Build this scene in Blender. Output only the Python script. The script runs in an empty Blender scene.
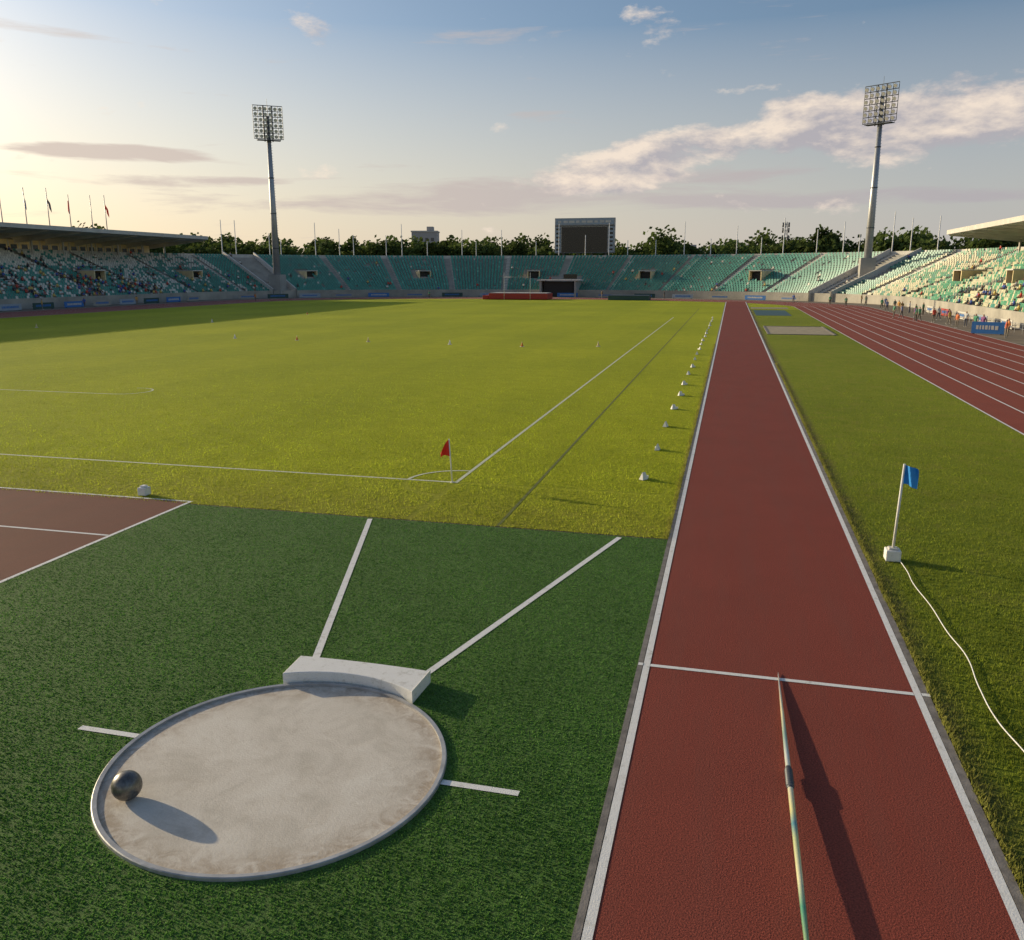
import bpy, math, random
import numpy as np
from mathutils import Vector, Matrix
random.seed(7); rng=np.random.default_rng(7)
scn=bpy.context.scene
R=math.radians
# ------------------------------------------------------------------ materials
def newmat(name):
    m=bpy.data.materials.new(name); m.use_nodes=True
    nt=m.node_tree; b=nt.nodes['Principled BSDF']; return m,nt,b
def noise(nt,scale,detail=4,rough=.55,vec=None,dist=0):
    n=nt.nodes.new('ShaderNodeTexNoise'); n.inputs['Scale'].default_value=scale
    n.inputs['Detail'].default_value=detail; n.inputs['Roughness'].default_value=rough
    n.inputs['Distortion'].default_value=dist
    if vec is not None: nt.links.new(vec,n.inputs['Vector'])
    return n.outputs['Fac']
def ramp(nt,fac,stops):
    r=nt.nodes.new('ShaderNodeValToRGB'); e=r.color_ramp.elements
    while len(e)<len(stops): e.new(.5)
    for i,(p,c) in enumerate(stops):
        e[i].position=p; e[i].color=(c[0],c[1],c[2],1) if hasattr(c,'__len__') else (c,c,c,1)
    nt.links.new(fac,r.inputs['Fac']); return r.outputs['Color']
def mixc(nt,fac,a,b,mode='MIX'):
    m=nt.nodes.new('ShaderNodeMix'); m.data_type='RGBA'; m.blend_type=mode
    for s,v in ((m.inputs[0],fac),(m.inputs[6],a),(m.inputs[7],b)):
        if hasattr(v,'links'): nt.links.new(v,s)
        elif hasattr(v,'__len__'): s.default_value=(v[0],v[1],v[2],1)
        else: s.default_value=v
    return m.outputs[2]
def mth(nt,op,a,b=None,c=None,clamp=False):
    m=nt.nodes.new('ShaderNodeMath'); m.operation=op; m.use_clamp=clamp
    for s,v in zip(m.inputs,(a,b,c)):
        if v is None: continue
        if hasattr(v,'links'): nt.links.new(v,s)
        else: s.default_value=v
    return m.outputs[0]
def objvec(nt,scale=None):
    t=nt.nodes.new('ShaderNodeTexCoord'); o=t.outputs['Object']
    if scale:
        m=nt.nodes.new('ShaderNodeMapping'); m.inputs['Scale'].default_value=scale
        nt.links.new(o,m.inputs['Vector']); o=m.outputs['Vector']
    return o
def bump(nt,b,h,strength=.5,dist=.02):
    n=nt.nodes.new('ShaderNodeBump'); n.inputs['Strength'].default_value=strength
    n.inputs['Distance'].default_value=dist
    nt.links.new(h,n.inputs['Height']); nt.links.new(n.outputs['Normal'],b.inputs['Normal'])
def simple(name,c,rough=.6,metal=0,var=.15,scale=3,bs=0,bscale=40,spec=None):
    m,nt,b=newmat(name); v=objvec(nt)
    f=noise(nt,scale,4,.6,v)
    c1=[x*(1-var) for x in c]; c2=[min(1,x*(1+var)) for x in c]
    nt.links.new(ramp(nt,f,[(.3,c1),(.7,c2)]),b.inputs['Base Color'])
    b.inputs['Roughness'].default_value=rough; b.inputs['Metallic'].default_value=metal
    if spec is not None: b.inputs['Specular IOR Level'].default_value=spec
    if bs: bump(nt,b,noise(nt,bscale,2,.6,v),bs,.01)
    return m
def grassmat(name,dark,mid,light,brown,wear=True):
    m,nt,b=newmat(name); v=objvec(nt)
    big=noise(nt,.07,3,.5,v); med=noise(nt,1.1,4,.6,v); fine=noise(nt,11,4,.75,v); vf=noise(nt,45,2,.7,objvec(nt,(1,.5,1)))
    c=ramp(nt,fine,[(.3,dark),(.5,mid),(.7,light)])
    c=mixc(nt,ramp(nt,vf,[(.35,0),(.7,1)]),c,ramp(nt,med,[(.3,mid),(.7,light)]))
    c=mixc(nt,mth(nt,'MULTIPLY',ramp(nt,big,[(.35,0),(.65,1)]),.35),c,dark)
    s=nt.nodes.new('ShaderNodeSeparateXYZ'); nt.links.new(v,s.inputs[0])
    if wear:
        sx=mth(nt,'SINE',mth(nt,'MULTIPLY',s.outputs['X'],.63)); sx=mth(nt,'MULTIPLY',mth(nt,'ADD',mth(nt,'MULTIPLY',sx,4.0),.5,clamp=True),.12)
        c=mixc(nt,sx,c,dark)
        e=mth(nt,'SUBTRACT',1.0,mth(nt,'DIVIDE',mth(nt,'SUBTRACT',s.outputs['Y'],19.0),5.0),clamp=True)
        e=mth(nt,'MULTIPLY',e,ramp(nt,med,[(.3,.35),(.65,1)]))
        c=mixc(nt,mth(nt,'MULTIPLY',e,.75),c,brown)
    else:
        c=mixc(nt,mth(nt,'MULTIPLY',ramp(nt,med,[(.5,0),(.72,1)]),.5),c,brown)
        e=mth(nt,'SUBTRACT',1.0,mth(nt,'DIVIDE',mth(nt,'SUBTRACT',s.outputs['X'],3.15),.45),clamp=True)
        c=mixc(nt,mth(nt,'MULTIPLY',e,ramp(nt,med,[(.35,.3),(.55,1)])),c,(.16,.11,.06))
        # nearer half is lusher
        e=mth(nt,'SUBTRACT',1.0,mth(nt,'DIVIDE',mth(nt,'SUBTRACT',s.outputs['Y'],10.0),25.0),clamp=True)
        c=mixc(nt,mth(nt,'MULTIPLY',e,.4),c,dark)
    nt.links.new(c,b.inputs['Base Color']); b.inputs['Roughness'].default_value=.9
    b.inputs['Specular IOR Level'].default_value=.15
    h=mth(nt,'ADD',fine,vf); bump(nt,b,h,1.0,.06)
    return m
def trackmat(name,c,var=.22,bs=.7,sc=70,dist=.012,worn=None):
    m,nt,b=newmat(name); v=objvec(nt)
    g=noise(nt,sc,3,.7,v); big=noise(nt,.5,4,.6,v)
    c1=[x*(1-var*1.6) for x in c]; c2=[x*(1+var*1.6) for x in c]
    col=ramp(nt,g,[(.32,c1),(.5,c),(.7,c2)])
    col=mixc(nt,mth(nt,'MULTIPLY',ramp(nt,big,[(.35,0),(.7,1)]),.35),col,[x*.70 for x in c])
    if worn:
        w_=noise(nt,1.0,5,.65,objvec(nt,(2.2,.18,1))); col=mixc(nt,mth(nt,'MULTIPLY',ramp(nt,w_,[(.45,0),(.7,1)]),.45),col,worn)
    nt.links.new(col,b.inputs['Base Color']); b.inputs['Roughness'].default_value=.85
    b.inputs['Specular IOR Level'].default_value=.25
    bump(nt,b,g,bs,dist); return m
M={}
M['grass']=grassmat('grass_infield',(.19,.25,.010),(.36,.40,.014),(.55,.55,.028),(.26,.24,.04))
M['grass2']=grassmat('grass_strip',(.10,.15,.010),(.21,.26,.018),(.36,.38,.03),(.25,.22,.05),False)
M['turf']=trackmat('artificial_turf',(.075,.165,.028),.5,1.0,45,.025)
M['track']=trackmat('running_track_rubber',(.30,.068,.040),worn=(.24,.075,.055))
M['track2']=trackmat('brown_rubber',(.19,.070,.046),worn=(.15,.07,.05))
M['runway']=trackmat('runway_rubber',(.25,.052,.034),.4,1.0,50,.018,worn=(.20,.060,.044))
def paintmat():
    m,nt,b=newmat('white_paint'); v=objvec(nt)
    f=noise(nt,7,5,.7,v); g=noise(nt,60,2,.7,v)
    c=ramp(nt,f,[(.30,(.58,.56,.50)),(.45,(.80,.79,.75)),(.8,(.84,.83,.80))])
    c=mixc(nt,mth(nt,'MULTIPLY',ramp(nt,g,[(.55,0),(.75,1)]),.35),c,(.45,.38,.32))
    nt.links.new(c,b.inputs['Base Color']); b.inputs['Roughness'].default_value=.65; bump(nt,b,g,.5,.008); return m
M['white']=paintmat()
M['faded']=simple('faded_white_paint',(.62,.64,.44),.8,var=.35,scale=14)
M['darkstrip']=simple('dark_strip',(.14,.16,.02),.9,var=.4,scale=8)
M['kerb']=simple('kerb_concrete',(.20,.18,.16),.8,var=.35,scale=5,bs=.4)
M['terrain']=simple('terrain',(.13,.12,.06),.95,var=.4,scale=.03)
M['apron']=simple('apron_asphalt',(.20,.16,.11),.9,var=.25,scale=.4)
M['sand']=simple('sand',(.36,.30,.20),.95,var=.2,scale=1.5,bs=.5,bscale=8)
M['concrete']=simple('concrete',(.36,.35,.32),.85,var=.18,scale=.5)
M['frontwall']=simple('front_wall',(.36,.34,.29),.8,var=.25,scale=.25)
M['wallwhite']=simple('white_wall',(.56,.54,.49),.75,var=.12,scale=.6)
M['cream']=simple('cream_wall',(.72,.58,.32),.75,var=.12,scale=.6)
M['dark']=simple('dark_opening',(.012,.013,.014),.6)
M['glass']=simple('window_glass',(.04,.055,.07),.12,var=.3,scale=.3)
M['steel']=simple('galvanised_steel',(.38,.39,.40),.45,.5,var=.12,scale=2)
M['rim']=simple('steel_rim',(.42,.42,.42),.5,.5,var=.2,scale=6)
M['steeld']=simple('dark_steel',(.09,.10,.11),.5,.5)
M['roof']=simple('roof_slab',(.42,.40,.37),.7,var=.12,scale=.3)
M['red']=simple('red_vinyl',(.42,.03,.02),.5)
M['blue']=simple('blue_vinyl',(.03,.16,.45),.5)
M['dgreen']=simple('dark_green_vinyl',(.02,.07,.06),.5)
M['screen']=simple('screen_black',(.012,.014,.016),.25)
M['ledblue']=simple('banner_grey_blue',(.30,.36,.42),.5)
M['redflag']=simple('red_flag',(.85,.035,.015),.7)
M['blueflag']=simple('blue_flag',(.02,.28,.75),.7)
M['lamp']=simple('lamp_glass',(.75,.75,.72),.15)
M['building']=simple('building_wall',(.42,.40,.38),.8,var=.08)
M['bark']=simple('bark',(.09,.06,.04),.9)
M['orange']=simple('orange_plastic',(.7,.2,.03),.5)
def circmat():
    m,nt,b=newmat('circle_concrete'); v=objvec(nt)
    a=noise(nt,1.3,6,.65,v,.6); f=noise(nt,35,3,.7,v); st=noise(nt,4,5,.7,v,1.2)
    c=ramp(nt,a,[(.28,(.50,.45,.37)),(.5,(.66,.60,.51)),(.75,(.75,.70,.61))])
    c=mixc(nt,mth(nt,'MULTIPLY',ramp(nt,st,[(.52,0),(.75,1)]),.45),c,(.46,.39,.30))
    c=mixc(nt,.2,c,f,'OVERLAY')
    s=nt.nodes.new('ShaderNodeVectorMath'); s.operation='LENGTH'
    nt.links.new(v,s.inputs[0])
    e=mth(nt,'MULTIPLY',mth(nt,'SUBTRACT',s.outputs['Value'],1.6),3.0,clamp=True)
    e=mth(nt,'MULTIPLY',e,ramp(nt,st,[(.35,0),(.6,1)]))
    c=mixc(nt,mth(nt,'MULTIPLY',e,.6),c,(.30,.21,.13))
    nt.links.new(c,b.inputs['Base Color']); b.inputs['Roughness'].default_value=.8
    bump(nt,b,mth(nt,'ADD',f,a),.3,.012); return m
M['circle']=circmat()
def attrmat(name,rough=.5,transl=0):
    m,nt,b=newmat(name); a=nt.nodes.new('ShaderNodeAttribute'); a.attribute_name='Col'
    nt.links.new(a.outputs['Color'],b.inputs['Base Color']); b.inputs['Roughness'].default_value=rough
    if transl:
        b.inputs['Specular IOR Level'].default_value=.1
        t=nt.nodes.new('ShaderNodeBsdfTranslucent'); nt.links.new(a.outputs['Color'],t.inputs['Color'])
        mx=nt.nodes.new('ShaderNodeMixShader'); mx.inputs[0].default_value=transl
        nt.links.new(b.outputs[0],mx.inputs[1]); nt.links.new(t.outputs[0],mx.inputs[2])
        nt.links.new(mx.outputs[0],nt.nodes['Material Output'].inputs['Surface'])
    return m
M['seat']=attrmat('seat_plastic',.45); M['leaf']=attrmat('leaves',.8,.3); M['cloth']=attrmat('clothing',.8); M['blade']=attrmat('grass_blades',.8,.5); M['fibre']=attrmat('turf_fibres',.7,.35)
# ------------------------------------------------------------------ mesh builder
class MB:
    def __init__(s): s.v=[];s.f=[];s.m=[];s.mats=[];s.sm=[]
    def mi(s,m):
        m=M[m] if isinstance(m,str) else m
        if m not in s.mats: s.mats.append(m)
        return s.mats.index(m)
    def poly(s,pts,m,smooth=False):
        i=len(s.v); s.v+= [tuple(p) for p in pts]; s.f.append(tuple(range(i,i+len(pts)))); s.m.append(s.mi(m)); s.sm.append(smooth)
    def rect(s,x0,y0,x1,y1,z,m): s.poly([(x0,y0,z),(x1,y0,z),(x1,y1,z),(x0,y1,z)],m)
    def box(s,c,size,m,rz=0,mat=None):
        hx,hy,hz=[k/2 for k in size]; T=mat if mat is not None else Matrix.Translation(c)@Matrix.Rotation(rz,4,'Z')
        i=len(s.v)
        for a,b,d in ((-1,-1,-1),(1,-1,-1),(1,1,-1),(-1,1,-1),(-1,-1,1),(1,-1,1),(1,1,1),(-1,1,1)):
            s.v.append(tuple(T@Vector((a*hx,b*hy,d*hz))))
        for f in ((0,3,2,1),(4,5,6,7),(0,1,5,4),(1,2,6,5),(2,3,7,6),(3,0,4,7)):
            s.f.append(tuple(i+k for k in f)); s.m.append(s.mi(m)); s.sm.append(False)
    def cyl(s,p0,p1,r0,r1,m,n=8,caps=True):
        p0=Vector(p0);p1=Vector(p1);d=(p1-p0).normalized()
        a=d.orthogonal().normalized(); b=d.cross(a); i=len(s.v)
        for p,r in((p0,r0),(p1,r1)):
            for k in range(n):
                t=2*math.pi*k/n; s.v.append(tuple(p+(a*math.cos(t)+b*math.sin(t))*r))
        mi=s.mi(m)
        for k in range(n):
            s.f.append((i+k,i+(k+1)%n,i+n+(k+1)%n,i+n+k)); s.m.append(mi); s.sm.append(n>5)
        if caps:
            s.f.append(tuple(i+n+k for k in range(n))); s.m.append(mi); s.sm.append(False)
            s.f.append(tuple(i+n-1-k for k in range(n))); s.m.append(mi); s.sm.append(False)
    def obj(s,name,parent=None,loc=None,bevel=0):
        me=bpy.data.meshes.new(name); me.from_pydata(s.v,[],s.f)
        for m in s.mats: me.materials.append(m)
        me.polygons.foreach_set('material_index',s.m); me.polygons.foreach_set('use_smooth',s.sm); me.update()
        o=bpy.data.objects.new(name,me); scn.collection.objects.link(o)
        if parent: o.parent=parent
        if loc: o.location=loc
        if bevel:
            b=o.modifiers.new('b','BEVEL'); b.width=bevel; b.segments=2
        return o
def empty(name,loc=(0,0,0)):
    o=bpy.data.objects.new(name,None); scn.collection.objects.link(o); o.location=loc; o.empty_display_size=.3; return o
def colmesh(name,V,F,C,mat,parent=None):
    me=bpy.data.meshes.new(name); me.from_pydata(V,[],F); me.materials.append(mat)
    a=me.color_attributes.new('Col','FLOAT_COLOR','POINT')
    C=np.asarray(C,dtype=np.float32); C=np.hstack([C,np.ones((len(C),1),np.float32)]); a.data.foreach_set('color',C.ravel())
    o=bpy.data.objects.new(name,me); scn.collection.objects.link(o)
    if parent:o.parent=parent
    return o
def patchy(xy,a=.14):
    x,y=xy[:,0],xy[:,1]
    return 1+a*(np.sin(x*1.3+1.7*np.sin(y*.9))*np.sin(y*1.1+x*.4)+.6*np.sin(x*3.7+y*2.9+2*np.sin(y*1.9)))
def blades(name,xy,z0,h,w,cols,mat,lean=.6):
    """one mesh of single-triangle grass blades"""
    cols=cols*patchy(xy)[:,None]
    n=len(xy); th=rng.uniform(0,2*np.pi,n); ph=rng.uniform(0,2*np.pi,n); hh=h*rng.uniform(.5,1.2,n); ww=w*rng.uniform(.6,1.3,n)
    V=np.zeros((n,3,3),np.float32)
    dx=np.cos(th)*ww/2; dy=np.sin(th)*ww/2
    V[:,0,0]=xy[:,0]-dx;V[:,0,1]=xy[:,1]-dy;V[:,1,0]=xy[:,0]+dx;V[:,1,1]=xy[:,1]+dy
    V[:,0:2,2]=z0; L=hh*lean*rng.uniform(0,1,n)
    V[:,2,0]=xy[:,0]+np.cos(ph)*L;V[:,2,1]=xy[:,1]+np.sin(ph)*L;V[:,2,2]=z0+hh
    me=bpy.data.meshes.new(name); me.vertices.add(3*n); me.vertices.foreach_set('co',V.ravel())
    me.loops.add(3*n); me.loops.foreach_set('vertex_index',np.arange(3*n,dtype=np.int32))
    me.polygons.add(n); me.polygons.foreach_set('loop_start',np.arange(0,3*n,3,dtype=np.int32)); me.polygons.foreach_set('loop_total',np.full(n,3,dtype=np.int32))
    me.update(calc_edges=True); me.materials.append(mat)
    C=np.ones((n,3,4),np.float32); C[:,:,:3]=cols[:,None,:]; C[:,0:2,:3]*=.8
    a=me.color_attributes.new('Col','FLOAT_COLOR','POINT'); a.data.foreach_set('color',C.ravel())
    o=bpy.data.objects.new(name,me); scn.collection.objects.link(o); return o
# ------------------------------------------------------------------ stadium plan (metres, +Y along runway)
CX=-42.0; Y0=162.0; DD=20
PAR=[('L',y) for y in np.arange(-40,Y0,1.2)]+[('A',t) for t in np.linspace(math.pi,0,164)]+[('R',y) for y in np.arange(Y0,-40,-1.2)]
def P(h,par):
    k,t=par
    if k=='L': return (CX-h,t)
    if k=='R': return (CX+h,t)
    return (CX+h*math.cos(t),Y0+(h-DD)*math.sin(t))
def ring(mb,h0,h1,z,m,step=3):
    pp=PAR[::step]
    if pp[-1]!=PAR[-1]: pp=pp+[PAR[-1]]
    for a,b in zip(pp,pp[1:]):
        p,q,r,s=P(h0,a),P(h0,b),P(h1,b),P(h1,a)
        mb.poly([(*p,z),(*q,z),(*r,z),(*s,z)],m)
g=MB(); g.rect(-3000,-2000,3000,4500,0,'terrain'); g.obj('ground')
g=MB()
pts=[(*P(53,p),.006) for p in PAR[::2]]
pts=[(x,y,z) for x,y,z in pts if y>19.0]
g.poly([(CX-53,19.05,.006)]+pts+[(CX+53,19.05,.006)],'grass')
g.obj('grass_infield')
g=MB(); g.rect(3.13,-40,11.0,150,.010,'grass2'); g.obj('grass_strip')
g=MB(); g.rect(-13.72,-12,-1.10,18.95,.012,'turf'); g.obj('artificial_turf')
g=MB(); g.rect(-70,-12,-13.72,19.25,.012,'track2')
g.rect(-70,19.17,-13.70,19.25,.016,'white'); g.rect(-13.80,-12,-13.70,19.165,.0165,'white'); g.rect(-70,16.05,-13.81,16.13,.016,'white')
g.obj('rubber_apron')
g=MB(); ring(g,53,66,.012,'track'); 
lw=13.0/8
for k in range(9):
    h=53+.05+k*lw-(0.1 if k==8 else 0); ring(g,h-.045,h+.045,.017,'white')
g.obj('running_track')
g=MB(); ring(g,66,73,.010,'apron'); g.obj('apron')
g=MB(); g.rect(-.96,-12,2.97,186,.020,'runway'); g.obj('javelin_runway')
g=MB()
for a,b in((-1.01,-.91),(2.90,3.00)): g.rect(a,-12,b,186,.026,'white')
g.rect(-.905,12.34,2.895,12.43,.026,'white'); g.rect(-1.09,12.34,-1.015,12.43,.0305,'white'); g.rect(3.005,12.34,3.12,12.43,.0305,'white')
g.obj('runway_marking')
g=MB(); g.box((-1.06,87,.012),(.08,198,.028),'kerb'); g.box((3.06,87,.012),(.10,198,.028),'kerb'); g.obj('runway_kerb')
# field markings
g=MB(); Z=.012
g.rect(-78,22.95,-7.45,23.06,Z,'faded'); g.rect(-7.56,23.065,-7.45,120,Z,'faded')
def arc(mb,c,r,a0,a1,w,z,m,n=24):
    for i in range(n):
        t0=a0+(a1-a0)*i/n;t1=a0+(a1-a0)*(i+1)/n
        mb.poly([(c[0]+rr*math.cos(t),c[1]+rr*math.sin(t),z) for rr,t in((r-w/2,t0),(r+w/2,t0),(r+w/2,t1),(r-w/2,t1))],m)
arc(g,(-7.5,23),1.5,math.pi/2,math.pi,.10,Z+.004,'faded')
g.rect(-62,36.4,-30,36.5,Z,'faded'); arc(g,(-30,37.6),1.15,-math.pi/2,math.pi*.6,.1,Z+.004,'faded')
g.rect(-5.22,19.06,-5.14,150,Z,'darkstrip')
g.obj('field_marking')
# ---- near blades
def grasscol(n,a,b):
    a=np.array(a);b=np.array(b); t=rng.uniform(0,1,(n,1)); c=a*(1-t)+b*t; return c*rng.uniform(.75,1.25,(n,1))
def sample(n,x0,x1,y0,y1,near,far):
    out=[];tot=0
    while tot<n:
        m_=n*4; x=rng.uniform(x0,x1,m_);y=rng.uniform(y0,y1,m_); d=np.hypot(x,y); p=np.minimum(1,(near/d)**1.6)*np.clip((far-d)/(far*.55),0,1)
        k=(rng.uniform(0,1,m_)<p)&(x>-1.05*y-8); s=np.stack([x[k],y[k]],1); out.append(s); tot+=len(s)
    return np.concatenate(out)[:n]
xy=sample(170000,-62,-1.10,19.0,72,20,72)
keep=~(abs(xy[:,1]-23.0)<.09)&~(abs(xy[:,0]+7.5)<.09)&~(abs(xy[:,0]+5.18)<.06)&~((abs(np.hypot(xy[:,0]+7.5,xy[:,1]-23)-1.5)<.09)&(xy[:,0]<-7.5))&~(abs(xy[:,1]-36.45)<.1)
xy=xy[keep]; c=grasscol(len(xy),(.34,.43,.03),(.58,.62,.06)); wr=np.clip(1-(xy[:,1]-19)/5,0,1)*rng.uniform(.2,1,len(xy)); c=c*(1-.5*wr[:,None])+np.array((.34,.31,.09))*.5*wr[:,None]
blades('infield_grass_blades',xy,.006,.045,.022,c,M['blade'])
xy=sample(110000,3.13,10.95,5.5,70,12,70); c=grasscol(len(xy),(.21,.29,.025),(.40,.45,.06)); lush=np.clip(1-(xy[:,1]-10)/25,0,1)[:,None]; c=c*(1-.28*lush)
wr=np.clip(1-(xy[:,0]-3.13)/.5,0,1)*rng.uniform(.2,1,len(xy)); c=c*(1-.7*wr[:,None])+np.array((.34,.27,.12))*.7*wr[:,None]
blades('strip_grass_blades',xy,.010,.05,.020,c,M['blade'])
ye=rng.uniform(5,60,9000); xe=3.11+np.abs(rng.normal(0,.05,9000)); a_=np.stack([xe,ye],1)
ye=rng.uniform(19,75,9000); xe=-1.10-np.abs(rng.normal(0,.05,9000)); b_=np.stack([xe,ye],1); xy=np.concatenate([a_,b_])
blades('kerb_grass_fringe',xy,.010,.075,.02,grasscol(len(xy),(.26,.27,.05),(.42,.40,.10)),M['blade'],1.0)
SC=Vector((-5.17,8.50,0)); SR=2.05
xy=sample(190000,-13.72,-1.12,4.8,18.95,9,60)
r_=np.hypot(xy[:,0]-SC.x,xy[:,1]-SC.y); keep=r_>SR+.09
def nearline(xy,a,b,w):
    a=np.array(a);b=np.array(b);d=(b-a)/np.linalg.norm(b-a);L_=np.linalg.norm(b-a);t=(xy-a)@d; q=xy-a-np.outer(t,d); return (np.hypot(q[:,0],q[:,1])<w)&(t>0)&(t<L_)
for a,b in(((-6.05,11.2),(-8.42,18.85)),((-4.22,11.2),(-2.2,18.85)),((-8.2,8.63),(-7.2,8.63)),((-3.1,8.63),(-2.1,8.63))): keep&=~nearline(xy,a,b,.065)
# joins between the turf rolls
for xs in(-9.7,-5.7): keep&=~(abs(xy[:,0]-xs)<.012)
keep&=~((abs(xy[:,1]-6.55+.08*np.sin(xy[:,0]*9))<.0)|((abs(xy[:,0]+4.05+.05*np.sin(xy[:,1]*14))<.03)&(xy[:,1]<6.35)&(xy[:,1]>5.9)))
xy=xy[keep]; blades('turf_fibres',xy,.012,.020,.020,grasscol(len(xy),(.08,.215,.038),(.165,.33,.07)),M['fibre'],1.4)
# shot put area
g=MB(); n=96
g.poly([(SR*math.cos(2*math.pi*i/n),SR*math.sin(2*math.pi*i/n),0) for i in range(n)],'circle')
shot=empty('shot_put_circle',SC); 
o=g.obj('concrete_floor',shot,(0,0,.018))
g=MB()
prof=[(SR-.005,.016),(SR-.005,.050),(SR+.045,.054),(SR+.055,.045),(SR+.06,.012)]
for i in range(n):
    t0,t1=2*math.pi*i/n,2*math.pi*(i+1)/n
    for (ra,za),(rb,zb) in zip(prof,prof[1:]):
        g.poly([(ra*math.cos(t0),ra*math.sin(t0),za),(ra*math.cos(t1),ra*math.sin(t1),za),(rb*math.cos(t1),rb*math.sin(t1),zb),(rb*math.cos(t0),rb*math.sin(t0),zb)],'rim')
g.obj('metal_rim',shot)
g=MB(); g.rect(-8.2,8.58,-7.27,8.68,.020,'white'); g.rect(-3.06,8.58,-2.1,8.68,.020,'white')
def line(mb,a,b,w,z,m):
    a=Vector((*a,0));b=Vector((*b,0));d=(b-a).normalized();p=Vector((-d.y,d.x,0))*w/2;zz=Vector((0,0,z))
    mb.poly([a-p+zz,b-p+zz,b+p+zz,a+p+zz],m)
line(g,(-6.05,11.2),(-8.42,18.85),.12,.020,'white'); line(g,(-4.22,11.2),(-2.2,18.85),.12,.020,'white')
g.obj('sector_marking')
g=MB(); N=20; h=.20; inn=[];out=[]
for i in range(N+1):
    x=-.98+2.07*i/N; inn.append((x,math.sqrt((SR+.09)**2-x*x))); out.append((x*1.03,2.52+.04*(1-(x/1.08)**2)))
for i in range(N):
    a,b,c,d=inn[i],inn[i+1],out[i+1],out[i]
    g.poly([(*a,h),(*b,h),(*c,h),(*d,h)],'white')
    g.poly([(*b,h),(*a,h),(*a,.01),(*b,.01)],'white'); g.poly([(*d,h),(*c,h),(*c,.01),(*d,.01)],'white')
for k in(0,N): g.poly([(*inn[k],.01),(*inn[k],h),(*out[k],h),(*out[k],.01)],'white')
o=g.obj('shot_put_stop_board',None,SC)
bm=o.modifiers.new('w','WELD'); bb=o.modifiers.new('b','BEVEL'); bb.width=.012; bb.segments=2; bb.limit_method='ANGLE'
bpy.ops.mesh.primitive_uv_sphere_add(segments=48,ring_count=24,radius=.17,location=(-6.50,7.42,.188)); o=bpy.context.object; o.name='shot_put'; bpy.ops.object.shade_smooth()
m,nt,b=newmat('shot_metal'); v=objvec(nt)
nt.links.new(ramp(nt,noise(nt,18,6,.7,v),[(.3,(.09,.085,.08)),(.7,(.26,.25,.23))]),b.inputs['Base Color'])
nt.links.new(ramp(nt,noise(nt,30,4,.6,v),[(.3,.3),(.7,.5)]),b.inputs['Roughness']); b.inputs['Metallic'].default_value=.8
bump(nt,b,noise(nt,25,5,.7,v),.25,.006); o.data.materials.append(m)
# javelin
def javmat():
    m,nt,b=newmat('javelin_paint'); s=nt.nodes.new('ShaderNodeSeparateXYZ'); nt.links.new(objvec(nt),s.inputs[0])
    f=mth(nt,'DIVIDE',s.outputs['Y'],6.6)
    c=ramp(nt,f,[(0,(.65,.60,.25)),(.2,(.10,.35,.22)),(.26,(.75,.72,.45)),(.36,(.55,.6,.3)),(.40,(.12,.32,.36)),(.44,(.70,.66,.30)),(.50,(.70,.66,.45)),(.62,(.60,.64,.58)),(.7,(.30,.45,.36)),(.8,(.72,.66,.40)),(.93,(.45,.42,.38))])
    nt.links.new(c,b.inputs['Base Color']); b.inputs['Roughness'].default_value=.3; b.inputs['Metallic'].default_value=.35; return m
JM=javmat()
jav=empty('javelin',(.97,6.0,.19))
prof=[(0,.010),(.4,.020),(1.2,.028),(2.2,.033),(3.4,.034),(4.2,.032),(5.2,.024),(6.0,.015),(6.5,.008),(6.6,.002)]
g=MB()
for (a,ra),(b_,rb) in zip(prof,prof[1:]): g.cyl((0,a,0),(0,b_,0),ra,rb,JM,14,False)
js=g.obj('shaft',jav)
g=MB()
g.cyl((0,3.36,0),(0,3.42,0),.034,.046,'steeld',14)
for i in range(9): g.cyl((0,3.42+.04*i,0),(0,3.44+.04*i,0),.044,.05,'steeld',14,False); g.cyl((0,3.44+.04*i,0),(0,3.46+.04*i,0),.05,.044,'steeld',14,False)
g.cyl((0,3.78,0),(0,3.84,0),.046,.034,'steeld',14); g.obj('cord_grip',jav)
jav.rotation_euler=(-math.atan2(.155,6.6),0,R(-.4))
# flags
def flagmesh(name,w,h,mat,parent,loc,rz=0,amp=.04,droop=.1,tri=False):
    nx,nz=12,8; g=MB(); grid=[]
    for i in range(nx+1):
        row=[]
        for j in range(nz+1):
            u=i/nx; t=j/nz; hh=h*(1-(u*.75 if tri else 0))
            row.append((u*w,amp*math.sin(u*7+t*2)*u**.5,(t-.5)*hh-droop*u*u))
        grid.append(row)
    for i in range(nx):
        for j in range(nz): g.poly([grid[i][j],grid[i+1][j],grid[i+1][j+1],grid[i][j+1]],mat,True)
    o=g.obj(name,parent,loc); o.rotation_euler=(0,0,rz); return o
cf=empty('corner_flag',(-7.62,22.98,0)); g=MB(); g.cyl((0,0,0),(-.08,0,1.3),.022,.018,'white'); g.cyl((0,0,.0),(0,0,.03),.07,.05,'white'); g.obj('pole',cf)
flagmesh('flag',.26,.52,'redflag',cf,(-.07,0,1.04),R(180+20),.05,.22,True)
bf=empty('wind_flag',(3.64,18.7,0)); g=MB(); g.cyl((0,0,.26),(.05,0,2.12),.030,.026,'white',10); g.obj('pole',bf)
g=MB(); g.box((0,0,.14),(.30,.30,.24),'white'); g.box((0,0,.275),(.2,.2,.05),'wallwhite'); g.obj('base_block',bf,None,.02)
flagmesh('flag',.28,.40,'blueflag',bf,(.05,0,1.90),R(-20),.08,.09)
cu=bpy.data.curves.new('cable','CURVE'); cu.dimensions='3D'; cu.bevel_depth=.009; cu.bevel_resolution=2
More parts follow.
